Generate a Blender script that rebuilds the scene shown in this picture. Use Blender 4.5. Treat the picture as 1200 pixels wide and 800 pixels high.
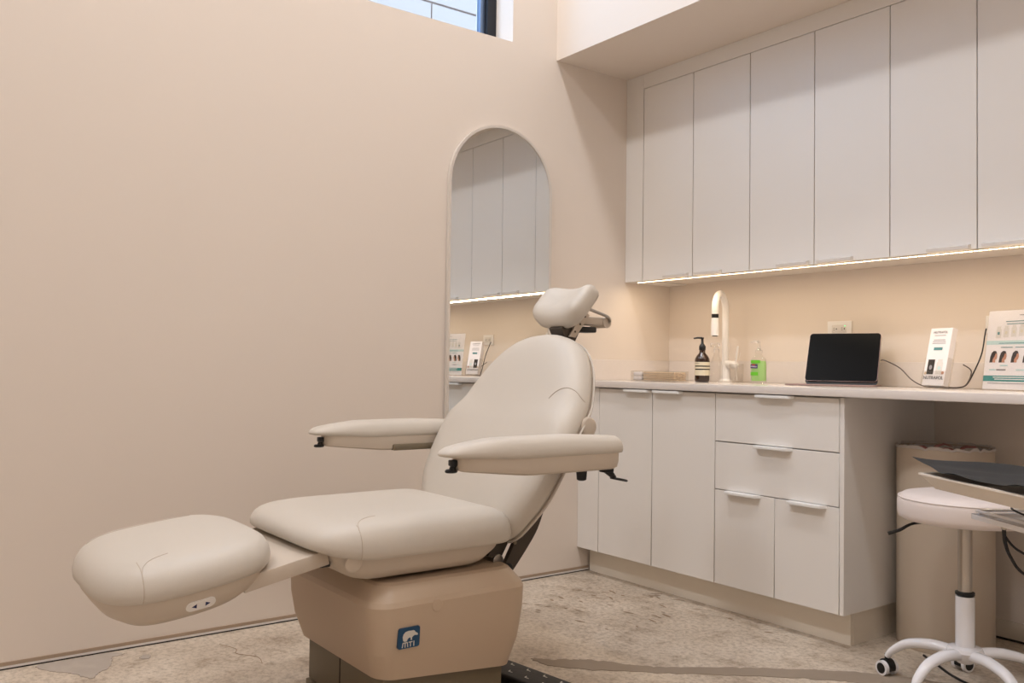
import bpy, bmesh, math, random
from math import sin, cos, pi, radians
from mathutils import Vector, Matrix
from mathutils.bvhtree import BVHTree
random.seed(7)
for o in list(bpy.data.objects): bpy.data.objects.remove(o)
scene = bpy.context.scene
COL = scene.collection

# ------------------------------------------------------------------ camera
CAM = Vector((3.1831, -3.3923, 0.9756)); YAW, PITCH, ROLL = 0.93026, 0.027079, 0.013065; FPX = 1031.07
F = Vector((-sin(YAW)*cos(PITCH), cos(YAW)*cos(PITCH), sin(PITCH)))
R = F.cross(Vector((0, 0, 1))).normalized(); U = R.cross(F)
R, U = cos(ROLL)*R + sin(ROLL)*U, -sin(ROLL)*R + cos(ROLL)*U
cd = bpy.data.cameras.new('camera'); cam = bpy.data.objects.new('camera', cd); COL.objects.link(cam)
cd.sensor_width = 36; cd.lens = FPX/1200*36; cd.clip_start = .05
cam.matrix_world = Matrix(((R.x, U.x, -F.x, CAM.x), (R.y, U.y, -F.y, CAM.y), (R.z, U.z, -F.z, CAM.z), (0, 0, 0, 1)))
scene.camera = cam

# ------------------------------------------------------------------ world, lamps, exposure
w = bpy.data.worlds.new('overcast_sky'); scene.world = w; w.use_nodes = True
bg = w.node_tree.nodes['Background']; bg.inputs[0].default_value = (.44, .68, 1, 1); bg.inputs[1].default_value = 4.2
def lamp(name, loc, power, size, col=(1, .87, .72), rot=(0, 0, 0), shape='DISK', sy=None, spread=pi):
    l = bpy.data.lights.new(name, 'AREA'); l.shape = shape; l.size = size
    if sy: l.size_y = sy
    l.energy = power; l.color = col; l.spread = spread
    o = bpy.data.objects.new(name, l); COL.objects.link(o); o.location = loc; o.rotation_euler = rot
    return o
WARM = (.93, .945, .985)
def aim(p, q): return (Vector(q)-Vector(p)).to_track_quat('-Z', 'Y').to_euler()
p_ = (2.2, -2.04, 5.1); lamp('track_spot_near_soffit', p_, 35, .45, WARM, aim(p_, (0.4, -0.5, 0.3)))
p_ = (0.5, -2.04, 5.1); lamp('track_spot_middle', p_, 25, .45, WARM, aim(p_, (0.4, -0.5, 0.3)))
p_ = (0.6, -4.67, 5.1); lamp('track_spot_rear', p_, 55, .45, WARM, aim(p_, (0.8, -0.4, 0.5)))
p_ = (2.5, -4.67, 5.1); lamp('track_spot_back', p_, 29, .45, WARM, aim(p_, (0.8, -0.4, 0.5)))
p_ = (4.2, -2.0, 5.1); lamp('added_fill_right', p_, 27, .45, WARM, aim(p_, (4.2, -1.99, 0)))  # unseen lamp, added as downward fill for the right side
vs = scene.view_settings
vs.view_transform = 'Standard'; vs.look = 'None'; vs.gamma = 1; vs.use_curve_mapping = False; vs.exposure = 0.0

# ------------------------------------------------------------------ materials
def lin(c):
    return tuple(((v/255)/12.92 if v/255 <= .04045 else ((v/255+.055)/1.055)**2.4) for v in c) + (1,)
def mat(name, rgb, rough=.5, metal=0, spec=.5, trans=0, emit=None, estr=0, var=0, vscale=8, bump=0, bscale=120, ior=1.45, coat=0):
    m = bpy.data.materials.new(name); m.use_nodes = True
    nt = m.node_tree; b = nt.nodes['Principled BSDF']
    b.inputs['Base Color'].default_value = lin(rgb); b.inputs['Roughness'].default_value = rough
    b.inputs['Metallic'].default_value = metal; b.inputs['Specular IOR Level'].default_value = spec
    b.inputs['Transmission Weight'].default_value = trans; b.inputs['IOR'].default_value = ior
    b.inputs['Coat Weight'].default_value = coat
    if emit:
        b.inputs['Emission Color'].default_value = lin(emit); b.inputs['Emission Strength'].default_value = estr
    if var or bump:
        tc = nt.nodes.new('ShaderNodeTexCoord')
    if var:
        n = nt.nodes.new('ShaderNodeTexNoise'); n.inputs['Scale'].default_value = vscale; n.inputs['Detail'].default_value = 4
        nt.links.new(tc.outputs['Object'], n.inputs['Vector'])
        mx = nt.nodes.new('ShaderNodeMix'); mx.data_type = 'RGBA'
        c = lin(rgb); mx.inputs['A'].default_value = tuple(v*(1-var) for v in c[:3])+(1,)
        mx.inputs['B'].default_value = tuple(min(1, v*(1+var)) for v in c[:3])+(1,)
        nt.links.new(n.outputs['Fac'], mx.inputs['Factor']); nt.links.new(mx.outputs['Result'], b.inputs['Base Color'])
    if bump:
        n2 = nt.nodes.new('ShaderNodeTexNoise'); n2.inputs['Scale'].default_value = bscale; n2.inputs['Detail'].default_value = 3
        nt.links.new(tc.outputs['Object'], n2.inputs['Vector'])
        bp = nt.nodes.new('ShaderNodeBump'); bp.inputs['Strength'].default_value = bump; bp.inputs['Distance'].default_value = .002
        nt.links.new(n2.outputs['Fac'], bp.inputs['Height']); nt.links.new(bp.outputs['Normal'], b.inputs['Normal'])
    return m
M = {}
M['wall'] = mat('cream_wall_paint', (229, 217, 205), .62, var=.015, vscale=1.5, bump=.05, bscale=260)
M['ceil'] = mat('ceiling_paint', (244, 238, 230), .8, var=.01)
M['cab'] = mat('cabinet_laminate', (233, 228, 222), .38, var=.01, vscale=2)
M['cab_side'] = mat('cabinet_carcass', (222, 214, 205), .45, var=.01)
M['kick'] = mat('toe_kick_laminate', (236, 226, 211), .5, var=.02)
M['pull'] = mat('white_pull', (244, 243, 241), .35, var=.005)
M['pull_grey'] = mat('grey_white_pull', (222, 216, 210), .4, var=.005)
M['top'] = mat('worktop_quartz', (228, 219, 212), .14, var=.03, vscale=60)
M['leather'] = mat('beige_vinyl', (202, 193, 181), .42, var=.015, vscale=5, bump=.10, bscale=340)
M['seam'] = mat('vinyl_stitched_seam', (186, 171, 154), .6, var=.02)
M['plastic'] = mat('beige_plastic', (200, 186, 170), .45, var=.01, bump=.04, bscale=500)
M['skirt'] = mat('tan_plastic_skirt', (190, 168, 145), .42, var=.012, bump=.05, bscale=500)
M['taupe'] = mat('taupe_painted_steel', (116, 104, 84), .5, var=.03)
M['dark_steel'] = mat('dark_bracket_steel', (74, 66, 58), .45, metal=.4, var=.05)
M['steel'] = mat('brushed_steel', (188, 182, 174), .3, metal=.9, var=.04, vscale=40)
M['black'] = mat('black_plastic', (20, 20, 21), .4, var=.1)
M['white'] = mat('white_plastic', (238, 234, 230), .35, var=.01)
M['white_gloss'] = mat('white_enamel', (236, 234, 236), .16, var=.005, coat=.3)
M['blue'] = mat('badge_blue', (16, 66, 100), .4, var=.04)
M['navy'] = mat('arrow_navy', (30, 40, 90), .5, var=.02)
M['badge_light'] = mat('badge_print', (205, 200, 192), .5, var=.02)
M['mirror'] = mat('mirror_glass', (228, 230, 230), .008, metal=1, var=.002)
M['frame_white'] = mat('mirror_frame', (222, 214, 205), .3, metal=.25, var=.01)
M['wframe'] = mat('window_frame_black', (26, 28, 34), .45, var=.05)
M['wsash'] = mat('window_sash_grey', (120, 140, 170), .3, metal=.5, var=.03)
M['siding'] = mat('grey_white_siding', (188, 160, 142), .7, var=.03, vscale=14, bump=.3, bscale=60)
M['led'] = mat('led_emitter', (255, 240, 215), .5, emit=(255, 226, 180), estr=9, var=.001)
M['led_base'] = mat('led_tape', (225, 215, 200), .5, var=.01)
M['screen'] = mat('tablet_screen', (6, 6, 7), .3, spec=.06, var=.05)
M['rose'] = mat('rose_metal_edge', (156, 132, 128), .3, metal=.7, var=.02)
M['grey_case'] = mat('folio_case', (150, 126, 122), .6, var=.04, bump=.2, bscale=200)
M['amber'] = mat('amber_brown_bottle', (46, 24, 14), .12, var=.08, coat=.5)
M['label_cream'] = mat('cream_label', (222, 212, 188), .7, var=.02)
M['ink'] = mat('dark_ink', (52, 46, 42), .7, var=.05)
M['ink_grey'] = mat('grey_ink', (150, 146, 148), .7, var=.05)
M['teal'] = mat('teal_print', (38, 140, 138), .6, var=.03)
M['pale_teal'] = mat('pale_teal_print', (196, 220, 218), .6, var=.02)
M['teal_dark'] = mat('slate_teal_print', (90, 140, 142), .6, var=.03)
M['paper'] = mat('white_card_paper', (240, 234, 234), .5, var=.008)
M['skin'] = mat('printed_skin_tone', (196, 140, 112), .7, var=.05)
M['hair'] = mat('printed_hair_tone', (42, 30, 28), .7, var=.1)
M['green'] = mat('green_gel', (172, 214, 134), .4, trans=0, var=.05, vscale=30)
M['green_label'] = mat('green_label_print', (110, 200, 50), .5, var=.04)
M['purple'] = mat('purple_label_print', (62, 44, 110), .5, var=.04)
M['red'] = mat('red_label_print', (200, 40, 40), .5, var=.04)
M['clear'] = mat('clear_plastic', (250, 250, 250), .04, trans=1, ior=1.3, var=.001)
M['acrylic'] = mat('clear_acrylic', (252, 252, 252), .03, trans=1, ior=1.2, var=.001)
M['wood'] = mat('pale_wood_sticks', (222, 196, 166), .6, var=.08, vscale=40)
M['stool_vinyl'] = mat('white_stool_vinyl', (226, 214, 208), .45, var=.012, bump=.08, bscale=300)
M['can'] = mat('beige_bin_enamel', (205, 190, 172), .4, var=.02, vscale=3)
M['liner'] = mat('crumpled_bin_liner', (226, 218, 212), .3, trans=.35, var=.05)
M['tissue'] = mat('pink_tissue', (190, 132, 128), .8, var=.15, vscale=30)
M['tray'] = mat('cream_tray', (226, 214, 200), .3, var=.01)
M['drape'] = mat('charcoal_drape', (72, 73, 76), .75, var=.08, vscale=20, bump=.3, bscale=90)
M['cord'] = mat('black_cord', (28, 26, 28), .5, var=.05)
M['cord_grey'] = mat('brown_grey_cord', (84, 74, 70), .5, var=.05)
M['green_led'] = mat('outlet_led', (60, 255, 150), .4, emit=(60, 255, 150), estr=1.5, var=.001)
M['black_cloth'] = mat('black_fabric', (26, 24, 25), .55, var=.12, vscale=30, bump=.4, bscale=60)
M['gap'] = mat('dark_joint', (46, 40, 34), .9, var=.1)
M['brownstrip'] = mat('brown_grey_base_strip', (168, 147, 126), .6, var=.06, vscale=10)
M['patch'] = mat('dark_concrete_patch', (150, 135, 119), .8, var=.10, vscale=12, bump=.3, bscale=50)
M['spill'] = mat('grey_mortar_spill', (172, 160, 148), .9, var=.15, vscale=16, bump=.5, bscale=40)
M['stain'] = mat('brown_floor_marks', (160, 138, 116), .85, var=.12, vscale=30)

def concrete():
    m = bpy.data.materials.new('polished_concrete'); m.use_nodes = True; nt = m.node_tree; b = nt.nodes['Principled BSDF']
    tc = nt.nodes.new('ShaderNodeTexCoord')
    def noise(sc, det, ro=.6):
        n = nt.nodes.new('ShaderNodeTexNoise'); n.inputs['Scale'].default_value = sc; n.inputs['Detail'].default_value = det
        n.inputs['Roughness'].default_value = ro; nt.links.new(tc.outputs['Object'], n.inputs['Vector']); return n
    def ramp(src, stops):
        r = nt.nodes.new('ShaderNodeValToRGB'); e = r.color_ramp.elements
        while len(e) < len(stops): e.new(.5)
        for el, (p, c) in zip(e, stops): el.position = p; el.color = lin(c)
        nt.links.new(src, r.inputs[0]); return r
    r1 = ramp(noise(2.2, 8).outputs['Fac'], [(.28, (186, 170, 152)), (.5, (205, 190, 172)), (.72, (221, 208, 192))])
    r2 = ramp(noise(55, 6, .75).outputs['Fac'], [(.3, (186, 178, 168)), (.55, (255, 255, 255)), (.8, (255, 255, 255))])
    r3 = ramp(noise(9, 5, .7).outputs['Fac'], [(.34, (196, 186, 174)), (.48, (255, 255, 255)), (.9, (255, 255, 255))])
    def mul(a, c, f):
        mx = nt.nodes.new('ShaderNodeMix'); mx.data_type = 'RGBA'; mx.blend_type = 'MULTIPLY'; mx.inputs['Factor'].default_value = f
        nt.links.new(a, mx.inputs['A']); nt.links.new(c, mx.inputs['B']); return mx.outputs['Result']
    nt.links.new(mul(mul(r1.outputs[0], r2.outputs[0], .9), r3.outputs[0], .6), b.inputs['Base Color'])
    b.inputs['Roughness'].default_value = .55
    bp = nt.nodes.new('ShaderNodeBump'); bp.inputs['Strength'].default_value = .25; bp.inputs['Distance'].default_value = .003
    nt.links.new(noise(40, 6, .7).outputs['Fac'], bp.inputs['Height']); nt.links.new(bp.outputs['Normal'], b.inputs['Normal'])
    return m
M['floor'] = concrete()
def glass_mat(name, tint=(1, 1, 1, 1), rim=.12):          # thin window pane: mostly transparent, a little mirror-like
    m = bpy.data.materials.new(name); m.use_nodes = True; nt = m.node_tree; nt.nodes.remove(nt.nodes['Principled BSDF'])
    out = nt.nodes['Material Output']; t = nt.nodes.new('ShaderNodeBsdfTransparent'); t.inputs[0].default_value = tint
    g = nt.nodes.new('ShaderNodeBsdfGlossy'); g.inputs['Roughness'].default_value = .02
    lw = nt.nodes.new('ShaderNodeLayerWeight'); lw.inputs['Blend'].default_value = .35
    fr = nt.nodes.new('ShaderNodeMath'); fr.operation = 'MULTIPLY_ADD'; fr.inputs[1].default_value = rim; fr.inputs[2].default_value = .02
    nt.links.new(lw.outputs['Facing'], fr.inputs[0])
    mx = nt.nodes.new('ShaderNodeMixShader'); nt.links.new(fr.outputs[0], mx.inputs[0]); nt.links.new(t.outputs[0], mx.inputs[1])
    nt.links.new(g.outputs[0], mx.inputs[2]); nt.links.new(mx.outputs[0], out.inputs[0]); return m
M['pane'] = glass_mat('window_pane_glass', (.94, .97, 1, 1))
M['thin_clear'] = glass_mat('thin_clear_plastic', (.965, .96, .95, 1), .22)

# ------------------------------------------------------------------ helpers
def origin(o):
    v = Vector((0, 0, 0))
    while o is not None: v = v + o.location; o = o.parent
    return v
def obj(name, bm, m, parent=None, sharp=40, local=False):
    """link the bmesh as ONE mesh object; bm is in world coordinates unless local"""
    bmesh.ops.recalc_face_normals(bm, faces=bm.faces)
    if parent is not None and not local: bmesh.ops.translate(bm, verts=bm.verts, vec=-origin(parent))
    me = bpy.data.meshes.new(name); bm.to_mesh(me); bm.free()
    for p in me.polygons: p.use_smooth = True
    me.set_sharp_from_angle(angle=radians(sharp))
    me.materials.append(M[m] if isinstance(m, str) else m)
    o = bpy.data.objects.new(name, me); COL.objects.link(o); o.parent = parent
    return o
def tag(o, label, cat, group=None):
    o['label'] = label; o['category'] = cat
    if group: o['group'] = group
    return o
def thing(name, label, cat, loc=(0, 0, 0), rz=0, group=None):
    o = bpy.data.objects.new(name, None); COL.objects.link(o); o.location = loc; o.rotation_euler = (0, 0, rz); o.empty_display_size = .05
    return tag(o, label, cat, group)
def struct(name, bm, m, **k):
    o = obj(name, bm, m, **k)
    if o.parent is None: o['kind'] = 'structure'
    return o
def B(): return bmesh.new()
def box(bm, x0, x1, y0, y1, z0, z1, bev=0, seg=2, mtx=None):
    vs = [bm.verts.new((x, y, z)) for x in (x0, x1) for y in (y0, y1) for z in (z0, z1)]
    fs = [bm.faces.new([vs[i] for i in f]) for f in ((0, 1, 3, 2), (4, 6, 7, 5), (0, 4, 5, 1), (2, 3, 7, 6), (0, 2, 6, 4), (1, 5, 7, 3))]
    if bev:
        es = list({e for f in fs for e in f.edges})
        r = bmesh.ops.bevel(bm, geom=es, offset=bev, segments=seg, affect='EDGES', profile=.5)
        vs = list({v for f in r['faces'] for v in f.verts} | {v for v in vs if v.is_valid})
    if mtx is not None: bmesh.ops.transform(bm, matrix=mtx, verts=vs)
    return bm
def bx(*a, **k): return box(B(), *a, **k)
def loft(bm, rings, cap0=True, cap1=True, closed=True):
    V = [[bm.verts.new(p) for p in r] for r in rings]
    n = len(V[0])
    for a, b in zip(V, V[1:]):
        for i in range(n if closed else n-1): bm.faces.new((a[i], a[(i+1) % n], b[(i+1) % n], b[i]))
    if cap0: bm.faces.new(V[0][::-1])
    if cap1: bm.faces.new(V[-1])
    return bm
def spline(pts, n=8, closed=False):
    P = [Vector(p) for p in pts]; out = []; m = len(P)
    for i in range(m if closed else m-1):
        p0, p1, p2, p3 = (P[(i-1) % m], P[i], P[(i+1) % m], P[(i+2) % m]) if closed else (P[max(i-1, 0)], P[i], P[i+1], P[min(i+2, m-1)])
        for k in range(n):
            t = k/n
            out.append(.5*((2*p1)+(p2-p0)*t+(2*p0-5*p1+4*p2-p3)*t*t+(3*p1-p0-3*p2+p3)*t**3))
    if not closed: out.append(P[-1])
    return out
def tube(bm, pts, r, seg=10, caps=True, flat=1):
    P = [Vector(p) for p in pts]; n = len(P); rs = r if isinstance(r, (list, tuple)) else [r]*n
    if len(rs) != n: rs = [rs[min(int(i/(n-1)*(len(rs)-1)), len(rs)-2)]*(1-(i/(n-1)*(len(rs)-1)-min(int(i/(n-1)*(len(rs)-1)), len(rs)-2)))+rs[min(int(i/(n-1)*(len(rs)-1)), len(rs)-2)+1]*(i/(n-1)*(len(rs)-1)-min(int(i/(n-1)*(len(rs)-1)), len(rs)-2)) for i in range(n)]
    rings = []; up = None
    for i in range(n):
        t = (P[min(i+1, n-1)]-P[max(i-1, 0)]).normalized()
        if up is None: up = t.orthogonal().normalized() if abs(t.z) > .9 else Vector((0, 0, 1))
        a = t.cross(up).normalized(); up = a.cross(t).normalized()
        rings.append([P[i]+rs[i]*(cos(2*pi*k/seg)*a+flat*sin(2*pi*k/seg)*up) for k in range(seg)])
    return loft(bm, rings, caps, caps)
def lathe(bm, prof, c=(0, 0, 0), seg=32, cap0=True, cap1=True):
    c = Vector(c)
    return loft(bm, [[c+Vector((r*cos(2*pi*k/seg), r*sin(2*pi*k/seg), z)) for k in range(seg)] for r, z in prof], cap0, cap1)
def cyl(bm, a, b, r, seg=20, r2=None): return tube(bm, [a, b], [r, r if r2 is None else r2], seg)
def disc_on(bm, c, n, r, h, seg=24, bev=.2):
    """a short round button at c standing along n"""
    n = Vector(n).normalized(); a = n.orthogonal().normalized(); b = n.cross(a); c = Vector(c)
    return loft(bm, [[c+n*hh+rr*(cos(2*pi*k/seg)*a+sin(2*pi*k/seg)*b) for k in range(seg)] for rr, hh in ((r, -h*.5), (r, h*.7), (r*(1-bev*.5), h*.95), (r*(1-bev), h))])
def prism(bm, pts2, fn, d0, d1):
    """extrude a 2d outline: fn(u, v, d) -> point"""
    return loft(bm, [[fn(u, v, d) for u, v in pts2] for d in (d0, d1)])
def rrect(w, h, r, n=5, cx=0, cy=0):
    out = []
    for sx, sy, a0 in ((1, 1, 0), (-1, 1, 90), (-1, -1, 180), (1, -1, 270)):
        for k in range(n+1):
            a = radians(a0+90*k/n); out.append((cx+sx*(w/2-r)+r*cos(a), cy+sy*(h/2-r)+r*sin(a)))
    return out
def superell(a, b, n, N=64, cx=0, cy=0):
    out = []
    for k in range(N):
        t = 2*pi*k/N; c, s = cos(t), sin(t)
        out.append((cx+a*math.copysign(abs(c)**(2/n), c), cy+b*math.copysign(abs(s)**(2/n), s)))
    return out
def inset(o2, d):
    n = len(o2); out = []
    area = sum(o2[i][0]*o2[(i+1) % n][1]-o2[(i+1) % n][0]*o2[i][1] for i in range(n))
    sg = 1 if area > 0 else -1
    for i in range(n):
        ax, ay = o2[i-1]; bx_, by = o2[(i+1) % n]; tx, ty = bx_-ax, by-ay; L = math.hypot(tx, ty) or 1
        out.append((o2[i][0]-sg*ty/L*d, o2[i][1]+sg*tx/L*d))
    return out
def scale2(o2, s):
    cx = sum(p[0] for p in o2)/len(o2); cy = sum(p[1] for p in o2)/len(o2)
    return [(cx+(x-cx)*s, cy+(y-cy)*s) for x, y in o2]
def pad(bm, o2, prof, fn, dome=((.72, 1.0), (.4, 1.0), (.12, 1.0))):
    """cushion: rings of the outline inset per profile (inset, t); fn(u, v, t) -> point"""
    rings = [inset(o2, d) for d, t in prof]; ts = [t for d, t in prof]
    last = rings[-1]
    for s, t in dome: rings.append(scale2(last, s)); ts.append(t)
    first = scale2(rings[0], .5); rings.insert(0, first); ts.insert(0, ts[0])
    return loft(bm, [[fn(u, v, t) for u, v in r] for r, t in zip(rings, ts)])
def text_mesh(name, s, size, m, parent, mtx, ext=.0004, align='CENTER'):
    c = bpy.data.curves.new(name, 'FONT'); c.body = s; c.size = size; c.align_x = align; c.extrude = ext
    t = bpy.data.objects.new('tmp', c); COL.objects.link(t)
    dg = bpy.context.evaluated_depsgraph_get(); me = bpy.data.meshes.new_from_object(t.evaluated_get(dg))
    bpy.data.objects.remove(t); bpy.data.curves.remove(c)
    me.transform(mtx); me.materials.clear(); me.materials.append(M[m])
    o = bpy.data.objects.new(name, me); COL.objects.link(o); o.parent = parent; return o

# ------------------------------------------------------------------ the room
RX, RY, H = 5.0, -5.8, 5.2
ZS, YS, YU, ZU = 2.414, -.778, -.3194, 1.396        # soffit underside, soffit front, wall cabinet front and bottom
fl = struct('floor', bx(-.3, RX+.2, RY-.2, .2, -.12, 0), 'floor')
struct('ceiling', bx(-.3, RX+.2, RY-.2, .2, H, H+.15), 'ceil')
WY0, WY1, WZ0, WZ1 = -3.6, -1.037, 2.444, 3.6       # the high window's opening
bm = B(); TX = -.3
box(bm, TX, 0, RY, .2, 0, WZ0); box(bm, TX, 0, RY, .2, WZ1, H); box(bm, TX, 0, RY, WY0, WZ0, WZ1); box(bm, TX, 0, WY1, .2, WZ0, WZ1)
struct('wall_left', bm, 'wall')
struct('wall_back', bx(0, RX, 0, .2, 0, H), 'wall')
struct('wall_right', bx(RX, RX+.2, RY, .2, 0, H), 'wall')
struct('wall_front', bx(-.3, RX+.2, RY-.2, RY, 0, H), 'wall')
struct('wall_soffit', bx(.0, RX, YS, 0, ZS, H), 'wall')
# window: black outer frame, grey sash, pane
wf = struct('window_1', bx(-.2, -.132, WY1-.05, WY1, WZ0, WZ1), 'wframe')
bm = B(); box(bm, -.2, -.132, WY0, WY0+.035, WZ0, WZ1); box(bm, -.2, -.132, WY0+.035, WY1-.05, WZ1-.035, WZ1); box(bm, -.2, -.132, WY0+.035, WY1-.05, WZ0, WZ0+.006)
obj('frame', bm, 'wframe', wf)
bm = B(); box(bm, -.185, -.155, WY1-.075, WY1-.05, WZ0+.006, WZ1-.035, .003); box(bm, -.185, -.155, WY0+.035, WY0+.062, WZ0+.006, WZ1-.035, .003)
obj('sash', bm, 'wsash', wf)
obj('pane', bx(-.173, -.168, WY0+.06, WY1-.073, WZ0+.005, WZ1-.035), 'pane', wf)
# strip between wall and floor on the window wall: brown strip, pale bead, dark joint
bl = struct('baseboard_left', bx(0, .006, RY, -.548, .012, .023), 'brownstrip')
obj('pale_bead', bx(0, .008, RY, -.548, .005, .0115), 'pull_grey', bl); obj('joint', bx(0, .005, RY, -.548, 0, .005), 'gap', bl)
bb = struct('baseboard_back', bx(1.41, RX, -.012, 0, .008, .07, .003), 'kick'); obj('joint', bx(1.41, RX, -.010, 0, 0, .008), 'gap', bb)
# floor repairs and marks
def patch(name, pts, m, z=.0018, jit=.006):
    P = spline([(x, y, 0) for x, y in pts], 8, True); bm = B()
    top = [(p.x+random.uniform(-jit, jit), p.y+random.uniform(-jit, jit), z) for p in P]
    loft(bm, [[(x, y, 0) for x, y, _ in top], top], False, True); return obj(name, bm, m, fl)
patch('floor_patch', [(.86, -1.56), (.895, -1.525), (.945, -1.455), (.99, -1.40), (1.10, -1.325), (1.18, -1.25), (1.30, -1.075), (1.40, -.95), (1.512, -.825), (1.64, -.71), (1.80, -.62), (1.95, -.55),
      (2.02, -.62), (1.86, -.72), (1.70, -.80), (1.60, -.875), (1.50, -.965), (1.35, -1.13), (1.213, -1.29), (1.04, -1.485), (.93, -1.56)], 'patch')
patch('mortar_spill', [(.02, -2.90), (.02, -2.80), (.015, -2.70), (.05, -2.65), (.07, -2.69), (.10, -2.70), (.16, -2.715), (.20, -2.76), (.24, -2.79), (.17, -2.82), (.12, -2.86), (.06, -2.90)], 'spill', jit=.004)
patch('mortar_spill', [(.10, -2.60), (.12, -2.585), (.15, -2.60), (.13, -2.62)], 'spill', jit=.003)
bm = B()
for k in range(46):
    if k < 34: x, y = random.uniform(.25, .80), random.uniform(-1.25, -.72)
    else: x, y = random.uniform(.5, 1.2), random.uniform(-.66, -.58)
    L, Wd, a = random.uniform(.008, .03), random.uniform(.003, .008), random.uniform(-.5, .9)
    c, s = cos(a), sin(a)
    bm.faces.new([bm.verts.new((x+c*u-s*v, y+s*u+c*v, .0012)) for u, v in ((-L, -Wd*.3), (0, -Wd), (L, -Wd*.2), (L*.8, Wd*.6), (0, Wd), (-L*.8, Wd*.5))])
so = obj('stain_marks', bm, 'stain', fl); so['kind'] = 'stuff'
tube_pts = spline([(.13, -2.36, .0006), (.21, -2.33, .0006), (.26, -2.345, .0006), (.33, -2.30, .0006), (.40, -2.31, .0006)], 6)
bm = B(); tube(bm, tube_pts, [.0008, .0016, .001], 4); obj('crack', bm, 'stain', fl)

# outside: panelled house wall across from the window
SZ, SY = 4.448, .95
nb = thing('neighbour_house_wall', 'pale grey panelled house wall outside the high window', 'house wall', (-4, -1.5, 0))
obj('backing', bx(-4.3, -4.035, -6, 6, -.5, 4.9), 'siding', nb)
for i in range(6):
    z0 = SZ+(i-5)*.42; ys = [-6+(i % 2)*.8, -3.2+(i % 2)*.8, SY-2.4+(i % 2)*1.2, SY+(i % 2)*1.2, SY+2.4+(i % 2)*1.2, 6]
    for a, b_ in zip(ys, ys[1:]):
        obj('siding_board', bx(-4.034, -4.0, a+.006, b_-.006, z0+.010, z0+.42-.010, .004, 1), 'siding', nb)

# ------------------------------------------------------------------ wall cabinets
bm = B(); box(bm, .0, .1185, YU, 0, ZU, ZS, .001, 1); box(bm, .1185, RX, YU, YU+.05, 2.343, ZS, .001, 1); struct('trim_1', bm, 'cab')
def upull(x0, x1, parent):
    bm = B(); prism(bm, [(YU-.0005, ZU-.002), (YU-.018, ZU+.002), (YU-.020, ZU+.013), (YU-.0005, ZU+.019)], lambda u, v, d: Vector((d, u, v)), x0, x1)
    return obj('handle', bm, 'pull_grey', parent)
seams = [.1205, .4405, .7625, 1.0815, 1.4045, 1.7230, 2.042]
ucab = ['white two-door wall cabinet above the faucet and soap bottles', 'white two-door wall cabinet above the black tablet', 'white two-door wall cabinet above the brochures']
for i in range(3):
    a, m_, b_ = seams[2*i], seams[2*i+1], seams[2*i+2]
    t = thing('wall_cabinet', ucab[i], 'cabinet', ((a+b_)/2, 0, ZU), group='white wall cabinets')
    obj('body', bx(a+.0005, b_-.0005, YU+.022, -.001, ZU+.006, 2.342), 'cab_side', t)
    for j, (p, q_) in enumerate(((a, m_), (m_, b_))):
        d = obj('door', bx(p+.0015, q_-.0015, YU, YU+.02, ZU, 2.341, .0012, 1), 'cab', t)
        upull(q_-.170, q_-.022, d) if j == 0 else upull(p+.022, p+.172, d)
t = thing('wall_cabinet', 'white wall cabinet beyond the one above the brochures', 'cabinet', (2.7, 0, ZU), group='white wall cabinets')
obj('body', bx(2.043, 3.4, YU+.022, -.001, ZU+.006, 2.342), 'cab_side', t)
for k in range(4): obj('door', bx(2.0435+k*.339, 2.0435+(k+1)*.339-.003, YU, YU+.02, ZU, 2.341, .0012, 1), 'cab', t)
# led tape under the wall cabinets
t = thing('led_strip', 'glowing warm white LED strip under the wall cabinets', 'light strip', (1.0, YU+.014, ZU-.004))
obj('tape', bx(.078, 3.35, YU+.006, YU+.016, ZU-.0055, ZU-.001), 'led_base', t)
bm = B()
for k in range(0, 196): box(bm, .082+k*.0166, .0925+k*.0166, YU+.0058, YU+.0105, ZU-.0075, ZU-.0052)
obj('led_dots', bm, 'led', t)['kind'] = 'stuff'
lamp('led_strip_light', (1.7, YU+.02, ZU-.012), 5.6, 3.2, (1, .80, .56), shape='RECTANGLE', sy=.012)
# ------------------------------------------------------------------ base cabinets and worktop
YB = -.6175
struct('trim_2', bx(.0, .1435, YB, YB+.02, .118, .877, .001, 1), 'cab')
struct('trim_3', bx(.012, 1.391, YB+.0704, YB+.09, 0, .1175), 'kick')
struct('trim_4', bx(1.374, 1.3915, YB+.0905, -.001, 0, .1175), 'kick')
def pull(x0, x1, zt, parent):
    """white edge pull: a flat tab that bends over the top edge, its ends cut on the slant"""
    bm = B(); y0 = YB
    out = [(x0, y0), (x1, y0), (x1-.012, y0-.024), (x1-.016, y0-.027), (x0+.008, y0-.027), (x0+.002, y0-.024)]
    loft(bm, [[(x, y, zt-.009) for x, y in out], [(x, y-.0015, zt-.006) if y < y0 else (x, y, zt-.006) for x, y in out], [(x, y, zt+.002) for x, y in out]])
    return obj('handle', bm, 'pull', parent)
g = 'white base cabinets'
t = thing('base_cabinet', 'white base cabinet with two tall doors under the faucet', 'cabinet', (.489, YB+.3, .118), group=g)
obj('body', bx(.1445, .8325, YB+.022, -.001, .1185, .8765), 'cab_side', t)
for a, b_, h0, h1 in ((.1450, .4835, .327, .482), (.4855, .8320, .503, .662)):
    d = obj('door', bx(a+.001, b_-.001, YB, YB+.02, .1185, .874, .0012, 1), 'cab', t); pull(h0, h1, .874, d)
t = thing('base_cabinet', 'white base cabinet with two drawers over two small doors', 'cabinet', (1.112, YB+.3, .118), group=g)
obj('body', bx(.8335, 1.3905, YB+.022, -.001, .1185, .8765), 'cab_side', t)
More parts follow.
